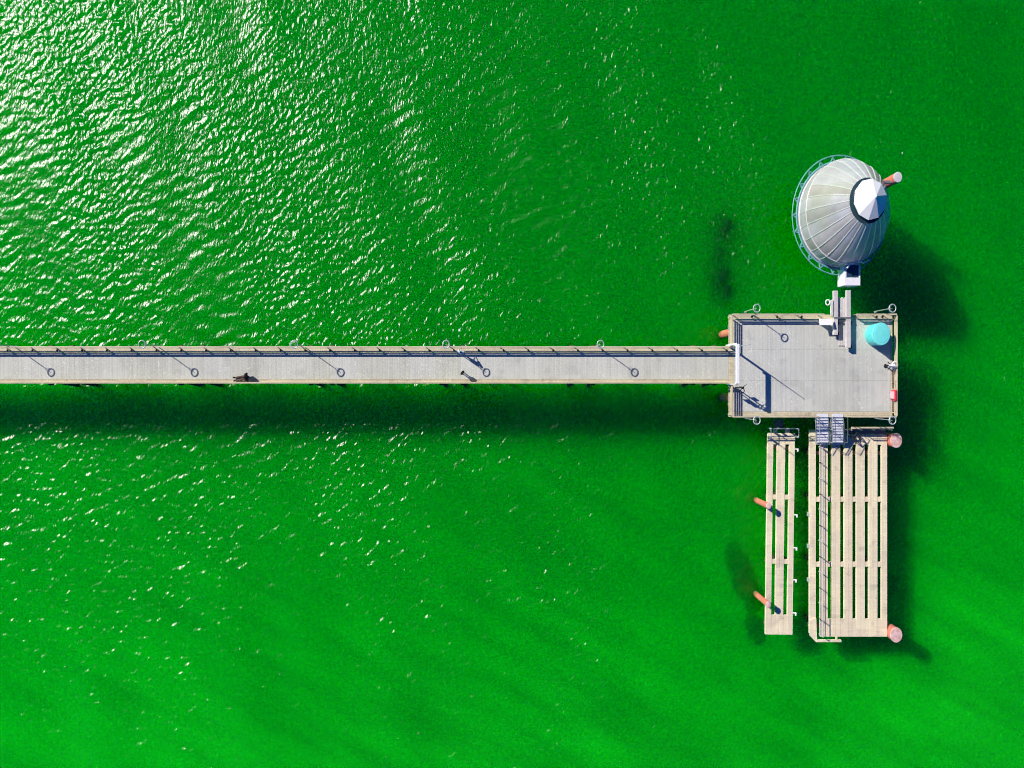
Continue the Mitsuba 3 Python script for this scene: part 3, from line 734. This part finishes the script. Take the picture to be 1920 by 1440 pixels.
def person(J, label, xy, z, rot, size, top, legs, bare_arms=True):
    k = thing('person', label, 'person')
    M = T().translate([xy[0], xy[1], z]).rotate([0, 0, 1], rot).scale([size, size, size])
    V = lambda *q: np.array(q, float)
    b = [(J['pelvis'], .12, J['belly'], .115), (J['belly'], .115, J['chest'], .125), (J['chest'], .10, J['neck'], .055), (J['neck'], .052, J['head'] + V(0, 0, -.06), .06)]
    torso, legb, armb = list(b[:3]), [], []
    torso += [(J['chest'] + V(0, s * .09, .03), .09, J['belly'] + V(0, s * .05, 0), .09) for s in (-1, 1)]
    fing = []
    for s in 'lr':
        sg = 1 if s == 'l' else -1
        sh, el, wr, hip, kn, an, toe = (J[q + s] for q in ('shoulder', 'elbow', 'wrist', 'hip', 'knee', 'ankle', 'toe'))
        torso.append((J['chest'], .10, sh, .065))
        armb += [(sh, .062, el, .045), (el, .043, wr, .030)]
        d = (wr - el) / np.linalg.norm(wr - el)
        palm = wr + d * .075
        side = np.cross(d, (0, 0, 1.0)); side = side / (np.linalg.norm(side) + 1e-9)
        b.append((wr, .028, palm, .034))
        for q, L in zip((-.027, -.009, .009, .027), (.062, .075, .070, .055)):
            fing += [(palm + side * q, .010, palm + side * q * 1.3 + d * L * .6, .009), (palm + side * q * 1.3 + d * L * .6, .009, palm + side * q * 1.3 + d * L + V(0, 0, -.012), .008)]
        fing.append((wr + d * .03 + side * .025 * sg, .012, wr + d * .07 + side * .055 * sg, .010))
        legb += [(J['pelvis'], .11, hip, .09), (hip, .088, kn, .058), (kn, .056, an, .042)]
        fing.append((an, .04, toe, .032))
    b += torso + armb + legb + fing
    hd = trimesh.creation.icosphere(2, 1.0); hd.apply_scale((.095, .078, .115)); hd.apply_translation(J['head'])
    face = [hd]
    for off, r in ((V(.095, 0, -.01), .018), (V(.0, .08, -.005), .022), (V(.0, -.08, -.005), .022), (V(.082, 0, -.06), .02), (V(.07, 0, -.09), .028)):
        e = trimesh.creation.icosphere(1, r); e.apply_translation(J['head'] + off); face.append(e)

    def add(part, mesh, m, sm=40):
        kk = put(k + '__' + part, mesh, m, smooth=sm)
        scene[kk]['to_world'] = M
    add('body', [flesh(b, 0, .03, 5)] + face, SKIN)
    add('jacket', flesh(torso + (armb[:1] + armb[2:3] if bare_arms else armb), .045, .05, 4), top)
    add('trousers', flesh(legb + [(J['pelvis'], .12, J['belly'], .10)], .013, .04, 5), legs)
    sho = [flesh([(J['ankle' + s], .045, J['toe' + s], .04)], .012, 0, 0) for s in 'lr']
    for q in sho:
        add('shoe', q, DARK)
    hm = trimesh.creation.icosphere(3, 1.0); hm.apply_scale((.105, .09, .122)); hm.apply_translation(J['head'] + V(-.012, 0, .012))
    keep = hm.vertices[hm.faces].mean(1)
    hm.update_faces(~((keep[:, 0] - J['head'][0] > .045) & (keep[:, 2] - J['head'][2] < .055)) & (keep[:, 2] - J['head'][2] > -.08))
    add('hair', hm, HAIR)
    eyes = [trimesh.creation.icosphere(1, .011) for _ in range(2)]
    for e, s in zip(eyes, (-1, 1)):
        e.apply_translation(J['head'] + V(.084, s * .032, .012)); add('eye', e, DARK)
    return k


def stand():
    V = lambda *q: np.array(q, float)
    J = dict(pelvis=V(0, 0, .96), belly=V(0, 0, 1.12), chest=V(.01, 0, 1.33), neck=V(.01, 0, 1.48), head=V(.035, 0, 1.635))
    for s, g in (('l', 1), ('r', -1)):
        J.update({'shoulder' + s: V(0, g * .18, 1.41), 'elbow' + s: V(-.02, g * .23, 1.13), 'wrist' + s: V(.10, g * .21, .93), 'hip' + s: V(0, g * .09, .92),
                  'knee' + s: V(.03 + .06 * g, g * .10, .50), 'ankle' + s: V(.01 - .05 * g, g * .10, .075), 'toe' + s: V(.15 - .05 * g, g * .12, .04)})
    return J


J = stand()
person(J, 'small person in dark clothes standing in the middle of the walkway', (-4.62, 1.05), ZD, -35, 0.72, BLACKC, BLACKC, False)
J = stand()
for s, g in (('l', 1), ('r', -1)):
    J['elbow' + s] = np.array((.16, g * .24, 1.16)); J['wrist' + s] = np.array((.36, g * .12, 1.10))
person(J, 'person in pale blue clothes leaning on the upper railing beside a ring lamp', (-4.72, 2.90), ZD, 75, 1.0, PALEC, PALEC)
V = lambda *q: np.array(q, float)
J = dict(pelvis=V(0, 0, .13), belly=V(-.05, 0, .29), chest=V(-.09, 0, .50), neck=V(-.08, 0, .64), head=V(-.04, 0, .79))
for s, g in (('l', 1), ('r', -1)):
    J.update({'shoulder' + s: V(-.09, g * .18, .57), 'elbow' + s: V(-.10, g * .24, .34), 'wrist' + s: V(.10, g * .14, .24), 'hip' + s: V(.02, g * .09, .12),
              'knee' + s: V(.42, g * .11, .20 if g > 0 else .13), 'ankle' + s: V(.86, g * .10, .07), 'toe' + s: V(.93, g * .13, .18)})
person(J, 'person in dark clothes sitting on the walkway with legs stretched out', (-24.82, 0.62), ZD, 188, 1.3, BLACKC, BROWNC, False)
